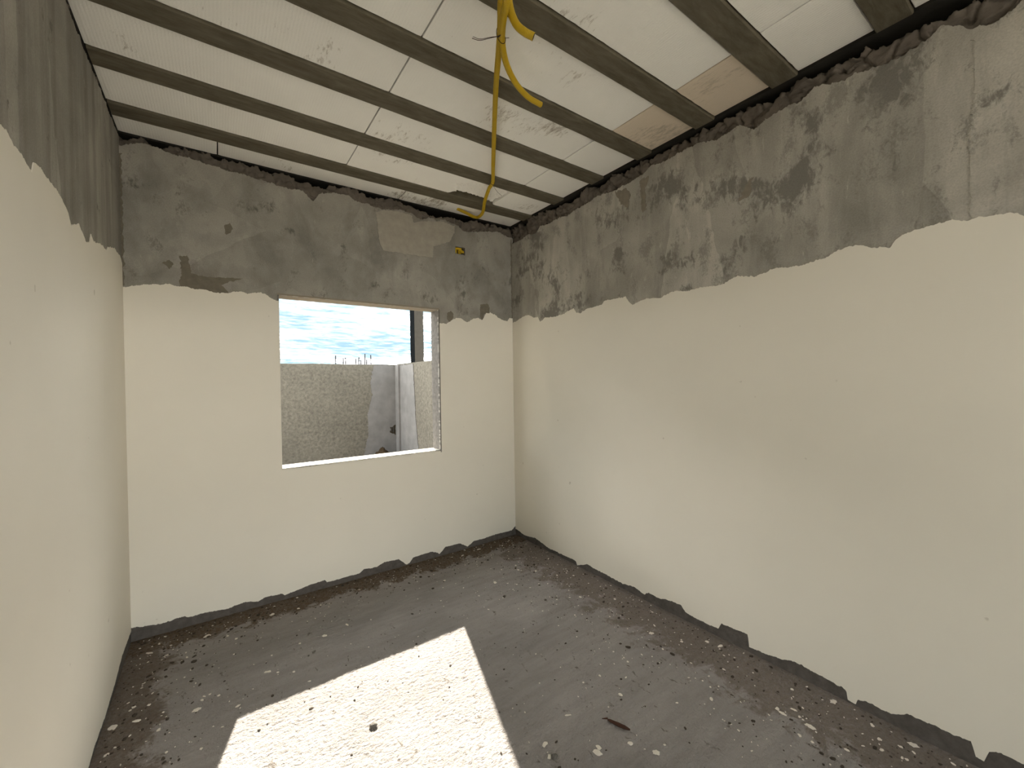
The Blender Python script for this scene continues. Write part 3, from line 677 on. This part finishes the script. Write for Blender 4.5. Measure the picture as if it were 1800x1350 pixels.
# wood splinter
mb = MB(); A, B = Vector((1.697, -1.915, .012)), Vector((1.732, -2.000, .010))
pth = [A.lerp(B, k / 8) + Vector((nz(k, 3)*.003, nz(k, 6)*.003, nz(k, 9)*.002)) for k in range(9)]
mb.tube(pth, [.003, .006, .0062, .007, .0078, .0072, .0075, .0055, .003], 7)
sp = mb.build('wood_splinter', M['wood']); tag(sp, 'dark brown wood splinter lying on the open cement floor', 'wood splinter')
mb = MB(); mb.tube([A + Vector((.006, .006, -.002)), A + Vector((-.016, .016, .001))], [.0035, .0015], 6); mb.build('splinter_tip', M['wood'], sp)
def pebble(x, y, r_, seed, label):
    bm = bmesh.new(); bmesh.ops.create_icosphere(bm, subdivisions=3, radius=1)
    for v in bm.verts:
        d_ = r_ * (1 + nz(v.co.x*1.2, v.co.y*1.2, seed + v.co.z*1.2) * .5 + nz(v.co.x*4, v.co.y*4, seed + v.co.z*4) * .15)
        v.co = Vector((v.co.x*d_*1.15, v.co.y*d_*.9, max(v.co.z*d_*.8, -r_*.45)))
    me = bpy.data.meshes.new('pebble'); bm.to_mesh(me); bm.free(); me.materials.append(M['stone'])
    o = link(bpy.data.objects.new('pebble', me)); o.location = (x, y, floor_h(x, y) + r_*.42); tag(o, label, 'pebble')
pebble(.908, -1.363, .013, 4.0, 'dark grey pebble lying in the sunlit patch of floor')
pebble(1.415, -1.905, .011, 9.0, 'small dark pebble beside a white flake on the shaded floor')

# ------------------------------------------------------------------ the yard outside the window
YW = 3.0; ZT = 1.668; XS = 2.617
F_YARD = lambda s, d, z: (s, YW + d, z)
F_SIDE = lambda s, d, z: (XS + d, s, z)
mb = MB(); coat(mb, F_YARD, -3.2, XS + .14, flat(-.15), lambda s: ZT + nz(s*3, 5)*.004 + nz(s*25, 7)*.002, 0, .14, .02)
yard = tag(mb.build('yard_wall', M['roughcast']), 'roughcast boundary wall facing the window across the yard', 'wall')
mb = MB(); coat(mb, F_SIDE, T, YW, flat(-.15), lambda s: ZT + .004 + nz(s*3, 15)*.004 + nz(s*25, 17)*.002, 0, .14, .02)
side = tag(mb.build('yard_wall', M['roughcast']), 'roughcast boundary wall on the right side of the yard', 'wall')
# smoother pale mortar where the two boundary walls meet
def skim(frame, poly, parent, seed, th=-.008):
    mb = MB(); patch(mb, frame, poly, th, 0, .022, seed); return mb.build('mortar_skim', M['skim'], parent)
BX0, BX1, BZ0, BZ1 = 2.49, 2.595, .625, .772
skim(F_YARD, [(2.27, 1.655), (2.22, 1.4), (2.24, 1.2), (2.17, .95), (2.18, .69), (2.11, .37), (2.08, -.1), (XS - .03, -.1), (XS - .03, 1.650)], yard, 3.0)
skim(F_SIDE, [(YW - .03, 1.650), (2.36, 1.650), (2.33, 1.3), (2.30, .9), (2.22, .5), (2.18, -.1), (YW - .03, -.1)], side, 8.0)
mb = MB(); coat(mb, F_SIDE, 2.86, YW + .004, flat(-.1), flat(1.660), -.035, 0, .02); mb.build('corner_pier', M['skim'], side)
mb = MB(); patch(mb, F_YARD, [(BX0, .66), (BX0 + .005, .735), (BX0 + .045, .74), (BX0 + .06, .765), (BX0 + .085, .775), (BX0 + .08, .67), (BX0 + .085, .62), (BX0 + .05, .64)], -.011, 0, .012, 2.2)  # flat dark patch on the wall, painted for the hole's shade
hb = mb.build('outlet_box', M['cavity']); tag(hb, 'dark patch painted for a broken outlet hole in the yard wall corner', 'outlet box')
mb = MB(); mb.tube([(BX0 + .02, YW - .014, .675), (BX0 + .022, YW - .012, .725)], .011, 8); mb.tube([(BX0 + .05, YW - .014, .66), (BX0 + .055, YW - .012, .745)], .010, 8); mb.build('pipe_stub', M['post'], hb)
# heap of soil by the wall
v, f = [], []; n = 40; hx, hy, hr = 2.25, 2.62, .36
for i in range(n + 1):
    for j in range(n + 1):
        x, y = hx - hr + 2*hr*i/n, hy - hr + 2*hr*j/n; q = min(1, math.hypot(x - hx, y - hy) / hr)
        v.append((x, y, -.155 + .655 * (1 - q ** 1.6) + (nz(x*18, y*18, 3)*.05 + nz(x*45, y*45, 6)*.03) * (1 - q ** 4)))
for i in range(n):
    for j in range(n):
        a = i*(n+1)+j; f.append((a, a+n+1, a+n+2, a+1))
tag(mesh_obj('soil_heap', v, f, plain('heap_soil', (.045, .030, .016), .95, .7, 22, .8)), 'brown heap of soil against the yard wall behind the sill', 'soil heap')
# post beyond the boundary
mb = MB(); mb.box((3.515, 4.5, -.15), (3.70, 4.70, 4.2)); post = mb.build('concrete_post', M['post']); tag(post, 'tall concrete post with a black side standing beyond the yard wall', 'post')
mb = MB(); mb.box((3.508, 4.497, -.15), (3.5155, 4.70, 4.2)); o = mb.build('black_side', M['black'], post); o['label'] = 'black left side'  # thin black panel over the post's left face
# neighbour's unfinished wall with starter bars
mb = MB(); mb.box((1.6, 6.42, -.15), (4.2, 6.56, 1.74)); tag(mb.build('neighbour_wall', M['roughcast']), 'low unfinished wall hidden behind the yard wall', 'wall')
for i, (x, z1) in enumerate([(2.52,1.996),(2.678,1.937),(2.725,1.951),(2.943,1.93),(3.011,1.969),(3.053,1.906),(3.144,2.048),(3.179,1.921),(3.276,2.026)]):
    mb = MB(); lean = nz(i*3.3, 1)*.05
    mb.tube([(x + lean*.2, 6.49, 1.70), (x + lean*.1, 6.49, (1.74+z1)/2), (x - lean*.3, 6.49, z1)], .012, 6)
    nth = ('leftmost', 'second', 'third', 'fourth', 'fifth', 'sixth', 'seventh', 'eighth', 'rightmost')[i]
    tag(mb.build('starter_bar', M['steel']), nth + ' thin steel starter bar, counted from the left, above the yard wall', 'steel bar', 'starter bars above the yard wall')
